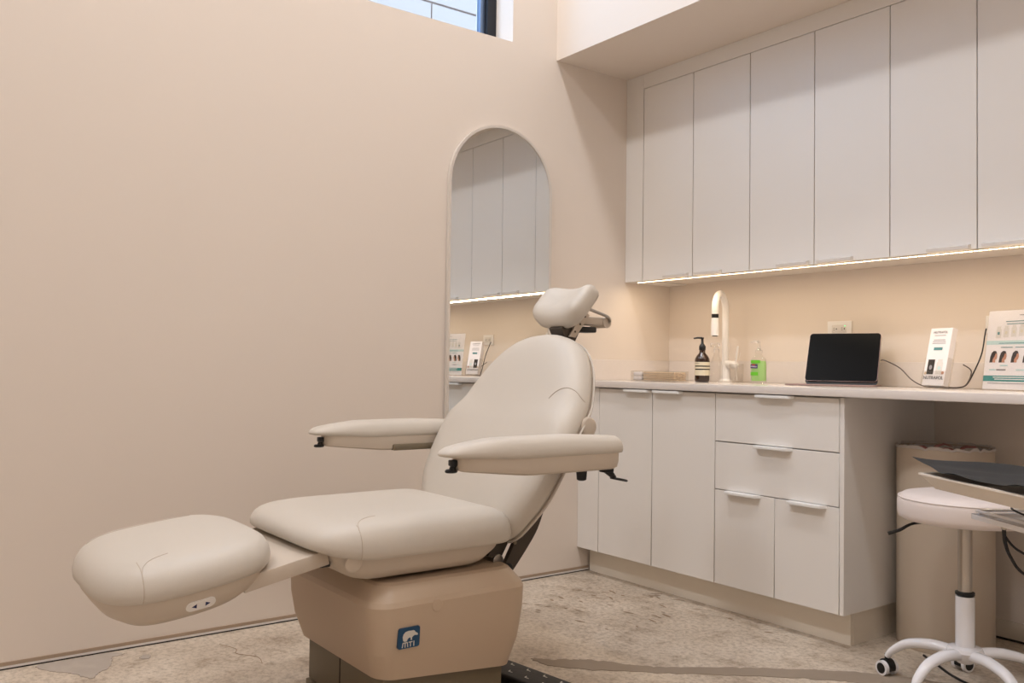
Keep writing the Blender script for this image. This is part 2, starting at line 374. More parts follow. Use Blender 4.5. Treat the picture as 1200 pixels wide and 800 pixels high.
obj('end_panel', bx(1.391, 1.4085, YB+.001, -.001, .1185, .8765, .001, 1), 'cab', t)
for z0, z1, h0, h1 in ((.6850, .874, 1.043, 1.205), (.4935, .6810, 1.036, 1.198)):
    d = obj('drawer', bx(.8345, 1.3895, YB, YB+.02, z0, z1, .0012, 1), 'cab', t); pull(h0, h1, z1, d)
for a, b_, h0, h1 in ((.8345, 1.1183, .899, 1.057), (1.1212, 1.3895, 1.187, 1.342)):
    d = obj('door', bx(a, b_, YB, YB+.02, .1185, .4905, .0012, 1), 'cab', t); pull(h0, h1, .4905, d)
t = thing('worktop', 'long pale quartz worktop with a low backsplash', 'worktop', (1.5, -.3, .88))
obj('slab', bx(.0005, 3.4, YB-.025, -.0005, .88, .91, .0025, 2), 'top', t)
obj('backsplash', bx(.0135, 3.4, -.013, -.0005, .9105, 1.009, .001, 1), 'top', t)
obj('backsplash', bx(.0005, .013, YB-.02, -.0005, .9105, 1.009, .001, 1), 'top', t)
obj('end_support', bx(3.36, 3.38, YB+.02, -.001, 0, .8795), 'cab', t)

# ------------------------------------------------------------------ arched mirror
t = thing('wall_mirror', 'tall arched mirror with a thin pale frame on the wall', 'mirror', (0, -1.095, .60))
def arch(hw, z0, zc, n=28):
    return [(-1.095-hw, z0), (-1.095+hw, z0)]+[(-1.095+hw*cos(pi*k/n), zc+hw*sin(pi*k/n)) for k in range(n+1)]
lean = lambda u, v, d: Vector((d+(1.0-v)*.0022, u, v))
o_, i_ = arch(.283, .60, 1.762), arch(.272, .612, 1.762)
bm = B(); loft(bm, [[lean(u, v, d) for u, v in q_] for q_, d in ((o_, .003), (o_, .0215), (i_, .0215), (i_, .0165))], False, False)
obj('frame', bm, 'frame_white', t, sharp=30)
bm = B(); prism(bm, arch(.2725, .6115, 1.762), lean, .009, .0175); obj('glass', bm, 'mirror', t, sharp=20)
bm = B(); prism(bm, arch(.275, .606, 1.762), lean, .0025, .0085); obj('back_board', bm, 'gap', t, sharp=20)

# ------------------------------------------------------------------ treatment chair
XC = .885
ch = thing('treatment_chair', 'beige vinyl reclining treatment chair with armrests and footrest', 'chair', (XC, -2.07, 0))
def seam(name, target_bm_tree, pts, direction, r, parent):
    P = []
    for p in pts:
        h = target_bm_tree.ray_cast(Vector(p), Vector(direction))
        if h[0] is not None: P.append(h[0]-Vector(direction).normalized()*r*.2)
    if len(P) > 2:
        bm = B(); tube(bm, P, r, 6); obj(name, bm, 'seam', parent)
def tree(bm): return BVHTree.FromBMesh(bm)
# pedestal and skirt
bm = B(); box(bm, XC-.235, XC+.235, -2.262, -1.875, .018, .16, .006); obj('pedestal', bm, 'taupe', ch)
obj('base_plate', bx(XC-.24, XC+.24, -2.268, -1.868, 0, .0175, .004), 'taupe', ch)
obj('pedestal_joint', bx(XC-.02, XC-.017, -2.2635, -2.2605, .02, .15), 'gap', ch)
def skirt_ring(i, z):
    o2 = rrect(.585-2*i, .505-2*i, max(.02, .06-.3*i), 14, XC, -2.068)
    lo = max(0, min(1, (.30-z)/.18))
    return [(x, y, z+lo*(-.010+.042*max(0, min(1, (-1.83-y)/.48)))) for x, y in o2]
sk = [(.06, .135), (.040, .122), (.034, .124), (.012, .205), (.002, .285), (0, .345), (.006, .358), (.034, .394), (.044, .400), (.09, .402), (.14, .388)]
bm = B(); loft(bm, [skirt_ring(i, z) for i, z in sk], False, True); skirt = obj('base_skirt', bm, 'skirt', ch, sharp=11)
bm = B(); disc_on(bm, (XC+.2905, -2.133, .335), (1, 0, .03), .017, .003); obj('screw_cap', bm, 'skirt', skirt)
# maker's badge on the skirt: blue square, bear, MTI
bd_n = Vector((1, 0, -.07)).normalized(); bd_y = Vector((0, 1, 0)); bd_z = bd_n.cross(bd_y).normalized()*1
if bd_z.z < 0: bd_z = -bd_z
BC = Vector((XC+.2902, -2.219, .2645))
bfn = lambda u, v, d: BC+bd_y*u+bd_z*v+bd_n*d
bm = B(); prism(bm, rrect(.064, .054, .006), bfn, -.006, .003); badge = obj('badge', bm, 'blue', skirt)
bear = [(-.0175, -.006), (-.0195, .004), (-.0175, .011), (-.012, .0165), (-.003, .0185), (.006, .0180), (.0125, .0180), (.0155, .0165), (.0185, .0125), (.0235, .0095), (.0260, .0065), (.0255, .0040), (.0205, .0040),
        (.0165, .0050), (.0110, .0025), (.0085, -.0005), (.0085, -.0050), (.0100, -.0065), (.0045, -.0065), (.0045, -.001), (.0015, .001), (-.0035, -.0015), (-.0065, -.0065), (-.0050, -.0080), (-.0125, -.0085)]
bm = B(); prism(bm, bear, bfn, .0031, .0036); obj('bear_emblem', bm, 'badge_light', badge)
def strokes(bm, segs, wd):
    for (x0, y0), (x1, y1) in segs:
        dx, dy = x1-x0, y1-y0; L = math.hypot(dx, dy); nx, ny = -dy/L*wd/2, dx/L*wd/2
        prism(bm, [(x0+nx, y0+ny), (x1+nx, y1+ny), (x1-nx, y1-ny), (x0-nx, y0-ny)], bfn, .0031, .0036)
bm = B(); b0, b1 = -.0238, -.0110
strokes(bm, [((-.0195, b0), (-.0175, b1)), ((-.0180, b1-.0006), (-.0050, b1-.0006)), ((-.0112, b0), (-.0112, b1)), ((-.0030, b0), (-.0048, b1)), ((-.0010, b1-.0006), (.0105, b1-.0006)), ((.0048, b0), (.0048, b1)), ((.0148, b0), (.0148, b1+.0008))], .0025)
obj('badge_lettering', bm, 'badge_light', badge)
# lift column and seat shell
bm = B(); lathe(bm, [(.11, .385), (.11, .425)], (XC, -2.08, 0)); obj('lift_column', bm, 'dark_steel', ch)
def seat_shell_pt(u, v, t):
    y = v
    f = (y+2.43)/.56
    zt = .506-.046*min(1, max(0, f)/.3) if f < .3 else .460+.004*max(0, f-.8)/.2
    zb = .407+.075*max(0, 1-f/.22)**1.6+.05*max(0, (f-.78)/.22)**1.8
    return Vector((XC+u, y, zb+(zt+.012-zb)*t))
o2 = [(x, y) for x, y in superell(.260, .290, 6, 72, 0, -2.150)]
bm = B(); pad(bm, o2, [(.075, 0), (.03, .10), (.008, .45), (0, 1)], seat_shell_pt, dome=((.6, 1),)); shell = obj('seat_shell', bm, 'plastic', ch, sharp=50)
bm = B(); disc_on(bm, (XC+.258, -2.365, .468), (1, -.05, -.25), .024, .006); obj('pivot_cap', bm, 'plastic', shell)
# seat cushion
def seat_pt(u, v, t):
    f = (v+2.4715)/.636
    zb = .470+.034*max(0, 1-f/.26)**1.5-.006*max(0, f-.6)
    zt = .574-.014*max(0, 1-f/.35)**2-.018*max(0, (f-.75)/.25)**2
    dish = .010*math.exp(-((u/.16)**2))*(1 if t > .98 else 0)
    return Vector((XC+u, v, zb+(zt-zb)*t-dish))
o2 = []
for x, y in superell(.288, .318, 6.5, 128, 0, -2.1535):
    f = (y+2.4715)/.636
    k = 1-.035*max(0, 1-f/.4)**1.6
    o2.append((x*k, y))
CP = [(.022, 0), (.008, .03), (.001, .12), (0, .3), (.003, .5), (.012, .70), (.026, .84), (.048, .935), (.078, .98)]
bm = B(); pad(bm, o2, CP, seat_pt); tr = tree(bm); sc = obj('seat_cushion', bm, 'leather', ch, sharp=80)
seam('corner_seam', tr, [(p.x, p.y, .7) for p in spline([(XC+.262, -2.352, 0), (XC+.240, -2.345, 0), (XC+.215, -2.318, 0), (XC+.200, -2.275, 0)], 6)], (0, 0, -1), .0010, sc)
seam('corner_seam', tr, [(XC+.5, -2.352, .472+.088*k/12) for k in range(13)], (-1, 0, 0), .0011, sc)
# foot section
obj('foot_slide', None or bx(-.215, .215, -.11, .115, -.019, .019, .004, 2, Matrix.Translation((XC, -2.525, .459)) @ Matrix.Rotation(radians(11), 4, 'X')), 'plastic', ch)
obj('slide_stop', bx(XC-.2, XC+.2, -2.43, -2.40, .452, .478, .003), 'black', ch)
FT = radians(7.5); FO = Vector((XC, -2.742, 0))
def foot_pt(zb, zt, rake=0):
    def fn(u, v, t):
        z = zb+(zt-zb)*t
        return Vector((XC+u, FO.y+v*cos(FT), z+v*sin(FT)))
    return fn
fo = []
for x, y in superell(.276, .210, 3.3, 112):
    k = 1-.05*max(0, y/.214)
    fo.append((x*k, y))
def shell_pt(u, v, t):
    p = foot_pt(.387, .458)(u, v, t); return p+Vector((0, 0, (1-t)*(.034*max(0, v/.21)**2+.008*max(0, -v/.21)**3)))
bm = B(); pad(bm, inset(fo, .012), [(.085, 0), (.05, .03), (.022, .28), (.006, .65), (0, 1)], shell_pt, dome=((.6, 1),)); fsh = obj('foot_shell', bm, 'plastic', ch, sharp=60)
bm = B(); pad(bm, fo, [(.022, 0), (.008, .03), (.001, .13), (0, .3), (.004, .5), (.015, .70), (.032, .85), (.055, .94), (.085, .985)], foot_pt(.452, .540), dome=((.72, 1.01), (.4, 1.015), (.12, 1.015)))
tr = tree(bm); fc = obj('foot_cushion', bm, 'leather', ch, sharp=80)
seam('side_seam', tr, [(p.x, p.y, .8) for p in spline([(XC-.165, FO.y-.165, 0), (XC-.185, FO.y-.12, 0), (XC-.195, FO.y, 0), (XC-.190, FO.y+.10, 0)], 10)], (0, 0, -1), .0010, fc)
seam('corner_seam', tr, [(XC+.6, FO.y-.128, .43+.088*k/12) for k in range(13)], (-1, 0, 0), .0011, fc)
seam('corner_seam', tr, [(p.x, p.y, .8) for p in spline([(XC+.236, FO.y-.128, 0), (XC+.215, FO.y-.120, 0), (XC+.195, FO.y-.095, 0), (XC+.185, FO.y-.06, 0)], 6)], (0, 0, -1), .0009, fc)
# rocker switch on the side of the foot shell
bm_t = B()
sw_c = Vector((XC+.258, -2.744, .420)); sw_n = Vector((1, -.03, -.42)).normalized(); sw_u = Vector((0, cos(FT), sin(FT))); sw_v = sw_n.cross(sw_u); sw_v = sw_v if sw_v.z > 0 else -sw_v
dg = bpy.context.evaluated_depsgraph_get()
bvs = BVHTree.FromObject(fsh, dg); lo = sw_c-origin(ch)
hit = bvs.ray_cast(lo+Vector((.3, 0, 0)), Vector((-1, 0, 0)))
if hit[0] is not None:
    sw_c = hit[0]+origin(ch); sw_n = hit[1].normalized(); sw_n = sw_n if sw_n.x > 0 else -sw_n
    sw_u = (sw_u-sw_n*sw_u.dot(sw_n)).normalized(); sw_v = sw_n.cross(sw_u); sw_v = sw_v if sw_v.z > 0 else -sw_v
sfn = lambda u, v, d: sw_c+sw_u*u+sw_v*v+sw_n*d
bm = B(); prism(bm, rrect(.068, .030, .0148, 7), sfn, -.012, .001); prism(bm, rrect(.056, .022, .0105, 7), sfn, .001, .0022); sw = obj('rocker_switch', bm, 'white', fsh)
for sgn in (-1, 1):
    bm = B(); prism(bm, [(sgn*.021, 0), (sgn*.010, .0062), (sgn*.010, -.0062)], sfn, .0022, .0027); obj('arrow_mark', bm, 'navy', sw)
# backrest: cushion and shell on a reclined plane
BP = Vector((XC, -1.84, .5)); bd = Vector((0, .32, .58)).normalized(); bn = Vector((0, -bd.z, bd.y))
prof_b = [(-.045, .0), (-.043, .12), (-.038, .19), (-.024, .228), (.01, .262), (.09, .310), (.17, .328), (.255, .333), (.33, .326), (.40, .308), (.45, .291), (.50, .268), (.54, .245), (.58, .214), (.61, .182), (.635, .143), (.652, .098), (.662, .050), (.665, 0)]
half = [(dx, s) for s, dx in prof_b]
out_b = half+[(-dx, s) for dx, s in half[-2:0:-1]]
out_b = [(p.x, p.y) for p in spline([(x, y, 0) for x, y in out_b], 4, True)]
def back_pt(h0, h1, wing=.028):
    def fn(u, v, t):
        h = h0+(h1-h0)*t
        low = max(0, min(1, (.42-v)/.1)); low = low*low*(3-2*low)
        h += wing*min(1.2, (abs(u)/.34))**2*low
        if t > .9: h += .012*math.exp(-((v-.20)/.11)**2-(u/.2)**2)
        h += -.055*max(0, (.02-v)/.1)**1.5*0
        return BP+Vector((u, 0, 0))+bd*v+bn*h
    return fn
bm = B(); pad(bm, inset(out_b, .004), [(.05, 0), (.02, .12), (.004, .45), (0, 1)], back_pt(-.066, -.038), dome=((.6, 1),)); bsh = obj('back_shell', bm, 'plastic', ch, sharp=50)
bm = B(); pad(bm, out_b, [(.018, 0), (.006, .04), (.0, .16), (0, .34), (.005, .55), (.018, .75), (.036, .88), (.06, .955), (.09, .99)], back_pt(-.042, .044), dome=((.75, 1.0), (.45, 1.0), (.15, 1.0)))
tr = tree(bm); bc = obj('back_cushion', bm, 'leather', ch, sharp=80)
for sgn in (1,):
    arc = spline([(sgn*.300, .425, 0), (sgn*.275, .446, 0), (sgn*.245, .448, 0), (sgn*.215, .430, 0), (sgn*.198, .405, 0)], 8)
    seam('wing_seam', tr, [BP+Vector((p.x, 0, 0))+bd*p.y+bn*.3 for p in arc], -bn, .0013, bc)
for sgn in (1, -1):
    bm = B(); disc_on(bm, BP+Vector((sgn*.310, 0, 0))+bd*.360+bn*-.045, (sgn, 0, 0), .030, .014); obj('pivot_cover', bm, 'plastic', bsh)
bm = B(); tube(bm, [BP+Vector((x*1.004, 0, 0))+bd*s+bn*(-.042+.028*min(1.2, abs(x)/.34)**2*max(0, min(1, (.42-s)/.1))) for x, s in out_b[6:len(out_b)//2-2]], .0035, 6); obj('edge_welt', bm, 'leather', bc)
# hinge brackets and tube behind the seat
for sgn in (1, -1):
    x0, x1 = XC+sgn*.205, XC+sgn*.222
    c_ = spline([(-1.735, .575, 0), (-1.765, .50, 0), (-1.805, .440, 0), (-1.850, .378, 0)], 6)
    wv = [.030, .028, .024, .016]
    L_, R_ = [], []
    for i, p in enumerate(c_):
        a = c_[max(i-1, 0)]; b_ = c_[min(i+1, len(c_)-1)]; tt = (b_-a).normalized(); nn = Vector((-tt.y, tt.x, 0)); k = i/(len(c_)-1)*3; j = min(int(k), 2); ww = wv[j]*(1-k+j)+wv[j+1]*(k-j)
        L_.append((p+nn*ww)[:2]); R_.append((p-nn*ww)[:2])
    end = [(-1.850-.0195*cos(radians(a_)), .376-.0195*sin(radians(a_))) for a_ in (10, 45, 80, 115)]
    bm = B(); prism(bm, L_+R_[::-1], lambda u, v, d: Vector((d, u, v)), min(x0, x1), max(x0, x1)); br = obj('hinge_bracket', bm, 'dark_steel', ch)
    bm = B(); disc_on(bm, (x1, -1.846, .386), (sgn, 0, 0), .012, .006); obj('bolt', bm, 'black', br)
    bm = B(); disc_on(bm, (x1, -1.80, .475), (sgn, 0, 0), .006, .004); disc_on(bm, (x1, -1.825, .455), (sgn, 0, 0), .005, .004); obj('bolt', bm, 'taupe', br)
    bm = B(); prism(bm, [(-1.90, .42), (-1.86, .40), (-1.80, .50), (-1.84, .53)], lambda u, v, d: Vector((d, u, v)), XC+sgn*.18, XC+sgn*.195); obj('hinge_plate', bm, 'dark_steel', ch)
bm = B(); cyl(bm, (XC-.20, -1.868, .404), (XC+.20, -1.868, .404), .018); obj('pivot_tube', bm, 'steel', ch)
# armrests
def arm(sgn):
    x = XC+sgn*.40; y0, L = -2.20, .612
    w_ = [(0, 0), (.004, .018), (.014, .030), (.04, .040), (.10, .048), (.25, .057), (.42, .061), (.54, .060), (.585, .052), (.603, .036), (.610, .018), (.612, 0)]
    hf = [(h, u) for u, h in w_]; o = hf+[(-a, b_) for a, b_ in hf[-2:0:-1]]
    o = [(p.x, p.y) for p in spline([(a, b_, 0) for a, b_ in o], 5, True)]
    fn = lambda u, v, t: Vector((x+u, y0+v, (.741-.014*min(1, v/.2))+((.760+.024*min(1, v/.16)**.7-.008*max(0, (v-.4)/.2))-(.741-.014*min(1, v/.2)))*t))
    bm = B(); pad(bm, o, [(.010, 0), (.003, .05), (0, .22), (.001, .42), (.006, .68), (.014, .86), (.024, .96)], fn, dome=((.6, 1.0), (.2, 1.0)))
    a = obj('armrest', bm, 'leather', ch, sharp=80)
    o3 = [(u*.94, .045+v*.90) for u, v in o]
    fn2 = lambda u, v, t: Vector((x+u, y0+v, (.704-.022*min(1, max(0, v-.03)/.22))+(.738-(.704-.022*min(1, max(0, v-.03)/.22)))*t))
    bm = B(); pad(bm, o3, [(.014, 0), (.005, .10), (.001, .4), (0, 1)], fn2, dome=((.5, 1),)); obj('arm_shell', bm, 'plastic', a)
    obj('arm_bracket', bx(min(x-sgn*.062, x-sgn*.03), max(x-sgn*.062, x-sgn*.03), y0+.28, y0+.56, .681, .702, .004), 'taupe', a)
    xi = XC+sgn*.29
    obj('arm_mount', bx(min(xi, x), max(xi, x), -1.705, -1.655, .684, .712, .006), 'taupe', a)
    # front lever: stub and round paddle
    bm = B(); box(bm, x-.010, x+.010, y0+.030, y0+.052, .716, .732, .003); tube(bm, [(x, y0+.040, .718), (x, y0+.037, .706)], [.007, .009], 12)
    loft(bm, [[(x+.014*k_*cos(2*pi*j/20), y0+.034+.017*k_*sin(2*pi*j/20), z_) for j in range(20)] for k_, z_ in ((.8, .699), (1, .701), (1, .705), (.8, .708))])
    obj('lever', bm, 'black', a)
    # rear release ring and knob
    bm = B(); box(bm, x-.014, x+.014, y0+.555, y0+.590, .668, .688, .003); tube(bm, [(x, y0+.575, .674), (x, y0+.592, .660), (x, y0+.604, .650)], [.012, .009, .007], 10)
    ring = [(x+.016*cos(2*pi*j/18), y0+.622+.028*sin(2*pi*j/18), .644-.006*sin(2*pi*j/18)) for j in range(19)]; tube(bm, ring, .0038, 6)
    obj('release_ring', bm, 'black', a)
    bm = B(); lathe(bm, [(.008, .652), (.014, .655), (.016, .680), (.014, .688)], (x-sgn*.01, y0+.485, -.004), 14); obj('knob', bm, 'black', a)
arm(1); arm(-1)
# headrest
HP = Vector((XC, -1.455, 1.182)); hd = Vector((0, .66, .75)).normalized(); hn = Vector((0, -hd.z, hd.y))
ho = superell(.122, .082, 3.4, 64)
def head_pt(u, v, t):
    h = -.034+.066*t
    h += .034*(abs(u)/.122)**2*(1 if t > .3 else .6)-.008
    v2 = v+.012*(abs(u)/.122)**2*(1 if v > 0 else -.2)
    return HP+Vector((u, 0, 0))+hd*v2+hn*h
bm = B(); pad(bm, ho, [(.020, 0), (.007, .05), (.0, .2), (0, .42), (.004, .62), (.012, .78), (.024, .90), (.038, .97)], head_pt, dome=((.7, 1), (.35, 1), (.1, 1)))
hc = obj('headrest', bm, 'leather', ch, sharp=80)
obj('headrest_plate', bx(-.03, .03, -.07, .05, -.004, .004, .001, 1, Matrix.Translation((XC, -1.430, 1.125)) @ Matrix.Rotation(radians(62), 4, 'X')), 'plastic', hc)
for sgn in (1, -1):
    bm = B(); prism(bm, [(-1.475, 1.075), (-1.448, 1.072), (-1.385, 1.150), (-1.415, 1.165)], lambda u, v, d: Vector((d, u, v)), XC+sgn*.045-.003, XC+sgn*.045+.003); hb = obj('headrest_bracket', bm, 'plastic', hc)
    for k in range(3):
        bm = B(); disc_on(bm, (XC+sgn*.0482, -1.450+k*.022, 1.092+k*.026), (sgn, 0, 0), .0035, .0012, 10); obj('rivet', bm, 'dark_steel', hb)
obj('bracket_core', bx(-.026, .040, -.025, .02, -.02, .03, .002, 1, Matrix.Translation((XC, -1.470, 1.088)) @ Matrix.Rotation(radians(28), 4, 'X')), 'dark_steel', hc)
bm = B(); box(bm, XC-.035, XC+.035, -1.405, -1.300, 1.118, 1.146, .008); cyl(bm, (XC-.037, -1.293, 1.129), (XC+.037, -1.293, 1.129), .019, 20); hs = obj('headrest_slide', bm, 'plastic', hc)
bm = B(); tube(bm, spline([(XC+.042, -1.402, 1.176), (XC+.042, -1.345, 1.162), (XC+.042, -1.300, 1.150), (XC+.042, -1.285, 1.138), (XC+.036, -1.284, 1.128)], 5), .0055, 8); obj('headrest_lever', bm, 'steel', hs)
bm = B(); box(bm, XC-.03, XC+.03, -1.412, -1.335, 1.092, 1.112, .005); obj('headrest_knob', bm, 'black', hs)
obj('headrest_stem', bx(-.03, .03, -.012, .012, -.09, .05, .003, 1, Matrix.Translation((XC, -1.445, 1.06)) @ Matrix.Rotation(radians(-29), 4, 'X')), 'dark_steel', hc)

# ------------------------------------------------------------------ things on the worktop
ZT = .9105
# faucet: spout swung out towards the room
t = thing('faucet', 'white gooseneck pull-down faucet with black band', 'faucet', (.458, -.105, ZT))
bm = B(); lathe(bm, [(.030, 0), (.030, .006), (.024, .012), (.0215, .018), (.0215, .088), (.0205, .094)], (.458, -.105, ZT), 28); body = obj('body', bm, 'white', t)
dv = Vector((.321, -.946, 0)).normalized(); bp_ = Vector((.458, -.105, ZT))
pts = [bp_+Vector((0, 0, .09)), bp_+Vector((0, 0, .30))]
Rg = .066
pts += [bp_+Vector((0, 0, .333))+dv*(Rg-Rg*cos(a_))+Vector((0, 0, Rg*1.18*sin(a_))) for a_ in [pi*k/14 for k in range(15)]]
tip = bp_+dv*2*Rg-Vector((0, 0, .012))
bm = B(); tube(bm, pts, .0158, 16); obj('gooseneck', bm, 'white', t)
bm = B(); cyl(bm, tip+Vector((0, 0, .348)), tip+Vector((0, 0, .325)), .0162, 16); obj('upper_hose_end', bm, 'white', t)
bm = B(); cyl(bm, tip+Vector((0, 0, .325)), tip+Vector((0, 0, .307)), .0158, 16); obj('black_band', bm, 'black', t)
bm = B(); tube(bm, [tip+Vector((0, 0, .307)), tip+Vector((0, 0, .29)), tip+Vector((0, 0, .226))], [.0168, .0170, .0180], 18); box(bm, tip.x+.006, tip.x+.018, tip.y-.008, tip.y+.004, ZT+.245, ZT+.272, .003); sp = obj('spray_head', bm, 'white', t)
bm = B(); cyl(bm, tip+Vector((0, 0, .2262)), tip+Vector((0, 0, .2225)), .0125, 16); obj('nozzle', bm, 'black', sp)
bm = B(); tube(bm, [bp_+Vector((0, 0, .085)), bp_+Vector((.055, 0, .080)), bp_+Vector((.072, 0, .070))], [.018, .019, .012], 16); hd_ = obj('handle_hub', bm, 'white', t)
bm = B(); tube(bm, [bp_+Vector((.060, 0, .085)), bp_+Vector((.072, -.004, .135)), bp_+Vector((.078, -.006, .168))], [.005, .0045, .004], 8); obj('handle', bm, 'white', hd_)
# brown soap bottle
c_ = (.452, -.26, ZT)
t = thing('soap_bottle', 'dark brown pump soap bottle with a cream label', 'bottle', c_)
bm = B(); lathe(bm, [(.027, 0), (.0325, .004), (.034, .010), (.034, .098), (.0325, .108), (.026, .120), (.0165, .131), (.0135, .137), (.0135, .146)], c_, 32); bo = obj('bottle_body', bm, 'amber', t)
bm = B(); lathe(bm, [(.0145, .1465), (.0155, .150), (.0155, .163), (.012, .170), (.0065, .176), (.0055, .198), (.0075, .199), (.0075, .205)], c_, 20); pc = obj('pump', bm, 'black', t)
cc = Vector(c_); sd = Vector((-.62, -.62, 0)).normalized()
bm = B(); tube(bm, [cc+Vector((0, 0, .2025)), cc+sd*.02+Vector((0, 0, .2035)), cc+sd*.040+Vector((0, 0, .2005))], [.0048, .0042, .0032], 8); obj('spout', bm, 'black', pc)
def wrap(bm, c, r, z0, z1, a0, a1, n=20):
    for k in range(n):
        q0, q1 = a0+(a1-a0)*k/n, a0+(a1-a0)*(k+1)/n
        bm.faces.new([bm.verts.new((c[0]+r*cos(a_), c[1]+r*sin(a_), c[2]+z)) for a_, z in ((q0, z0), (q1, z0), (q1, z1), (q0, z1))])
    bmesh.ops.remove_doubles(bm, verts=bm.verts, dist=1e-5); return bm
va = math.atan2(CAM.y+.26, CAM.x-.45)
lb = obj('label', wrap(B(), c_, .0343, .030, .092, va-1.35, va+1.5), 'label_cream', bo)
bm = B()
for z0, z1 in ((.070, .0755), (.0555, .061)): wrap(bm, c_, .0345, z0, z1, va-1.2, va+1.5)
wrap(bm, c_, .0345, .0855, .0868, va-1.2, va-.4, 8)
obj('label_print', bm, 'ink', lb)
# clear spray bottle and glass beside the faucet
c_ = (.497, -.215, ZT)
t = thing('spray_bottle', 'clear plastic spray bottle between the brown bottle and the faucet', 'bottle', c_)
bm = B(); lathe(bm, [(.026, 0), (.029, .004), (.029, .075), (.027, .085), (.0135, .125), (.012, .135)], c_, 28); obj('bottle_body', bm, 'thin_clear', t)
bm = B(); lathe(bm, [(.0135, .1355), (.0135, .150), (.010, .153), (.010, .165)], c_, 18); cc = Vector(c_); box(bm, cc.x-.030, cc.x+.014, cc.y-.009, cc.y+.009, ZT+.163, ZT+.180, .004); tube(bm, [cc+Vector((-.014, 0, .165)), cc+Vector((-.024, 0, .150)), cc+Vector((-.023, 0, .135))], [.004, .0035, .003], 8)
obj('trigger_head', bm, 'clear', t)
c_ = (.60, -.20, ZT)
t = thing('glass_tumbler', 'clear glass tumbler behind the faucet handle holding pale sticks', 'glass', c_)
bm = B(); lathe(bm, [(.026, 0), (.030, .006), (.033, .085), (.0315, .085), (.0285, .010)], c_, 28, True, True); obj('tumbler_body', bm, 'thin_clear', t)
for k, (dx, dy) in enumerate(((.012, .004), (-.008, .009), (.004, -.010))):
    bm = B(); tube(bm, [(c_[0]-dx, c_[1]-dy, ZT+.011), (c_[0]+dx*1.4, c_[1]+dy*1.4, ZT+.135-.012*k)], .0018, 6); obj('stick', bm, 'clear', t)
# green hand sanitiser
c_ = (.800, -.30, ZT)
t = thing('sanitizer_bottle', 'clear pump bottle of green hand sanitizer gel', 'bottle', c_)
rot = Matrix.Translation(c_) @ Matrix.Rotation(radians(22), 4, 'Z')
def ov(z, a_, b_, n=28): return [rot @ Vector((a_*cos(2*pi*k/n), b_*sin(2*pi*k/n), z)) for k in range(n)]
bm = B(); loft(bm, [ov(.0, .028, .018), ov(.004, .033, .022), ov(.03, .034, .0225), ov(.085, .034, .0225), ov(.104, .031, .020), ov(.118, .018, .016), ov(.124, .013, .013), ov(.130, .013, .013)]); bo = obj('bottle_body', bm, 'thin_clear', t)
bm = B(); loft(bm, [ov(.012, .030, .0185), ov(.016, .0315, .020), ov(.084, .0315, .020), ov(.098, .029, .018)]); obj('gel', bm, 'green', t)
bm = B(); lathe(bm, [(.0145, .1305), (.0145, .143), (.009, .147), (.0065, .150), (.0052, .175), (.007, .176), (.007, .182)], c_, 18); cc = Vector(c_); tube(bm, [cc+Vector((0, 0, .179)), cc+sd*.018+Vector((0, 0, .180)), cc+sd*.034+Vector((0, 0, .176))], [.0048, .0042, .003], 8); obj('pump', bm, 'clear', t)
def ovwrap(z0, z1, a0, a1, k_, n=14):
    bm = B()
    for i in range(n):
        q0, q1 = radians(a0+(a1-a0)*i/n), radians(a0+(a1-a0)*(i+1)/n)
        bm.faces.new([bm.verts.new(rot @ Vector((k_*.0343*cos(q), k_*.0228*sin(q), z))) for q, z in ((q0, z0), (q1, z0), (q1, z1), (q0, z1))])
    bmesh.ops.remove_doubles(bm, verts=bm.verts, dist=1e-5); return bm
obj('label', ovwrap(.088, .101, 190, 290, .985), 'green_label', bo); obj('label', ovwrap(.036, .050, 195, 275, 1.01), 'green_label', bo)
lp = obj('label', ovwrap(.066, .083, 195, 272, 1.012), 'purple', bo); obj('label_print', ovwrap(.079, .083, 225, 255, 1.02), 'red', lp)
text_mesh('label_print', 'PURELL', .0088, 'paper', lp, Matrix.Translation(-origin(lp)) @ rot @ Matrix.Translation((-.0145, -.0222, .0705)) @ Matrix.Rotation(radians(-17), 4, 'Z') @ Matrix.Rotation(radians(90), 4, 'X'))
# acrylic tray of wooden sticks
t = thing('acrylic_tray', 'clear acrylic tray stacked with pale wooden sticks beside the brown bottle', 'tray', (.315, -.40, ZT))
bm = B(); box(bm, .180, .450, -.445, -.355, ZT, ZT+.003); box(bm, .180, .450, -.448, -.445, ZT, ZT+.048); box(bm, .180, .450, -.355, -.352, ZT, ZT+.048); box(bm, .177, .180, -.448, -.352, ZT, ZT+.048); box(bm, .450, .453, -.448, -.352, ZT, ZT+.048); box(bm, .246, .249, -.445, -.355, ZT+.003, ZT+.046)
obj('tray_body', bm, 'thin_clear', t)
for lay in range(5):
    for r_ in range(4):
        y_ = -.440+r_*.021; z_ = ZT+.0035+lay*.0082
        obj('wooden_stick', bx(.253, .446-random.uniform(0, .008), y_, y_+.019, z_, z_+.0065, .001, 1), 'wood', t)
for lay in range(2):
    obj('gauze_pack', bx(.184, .242, -.438, -.362, ZT+.004+lay*.020, ZT+.022+lay*.020, .004), 'paper', t)
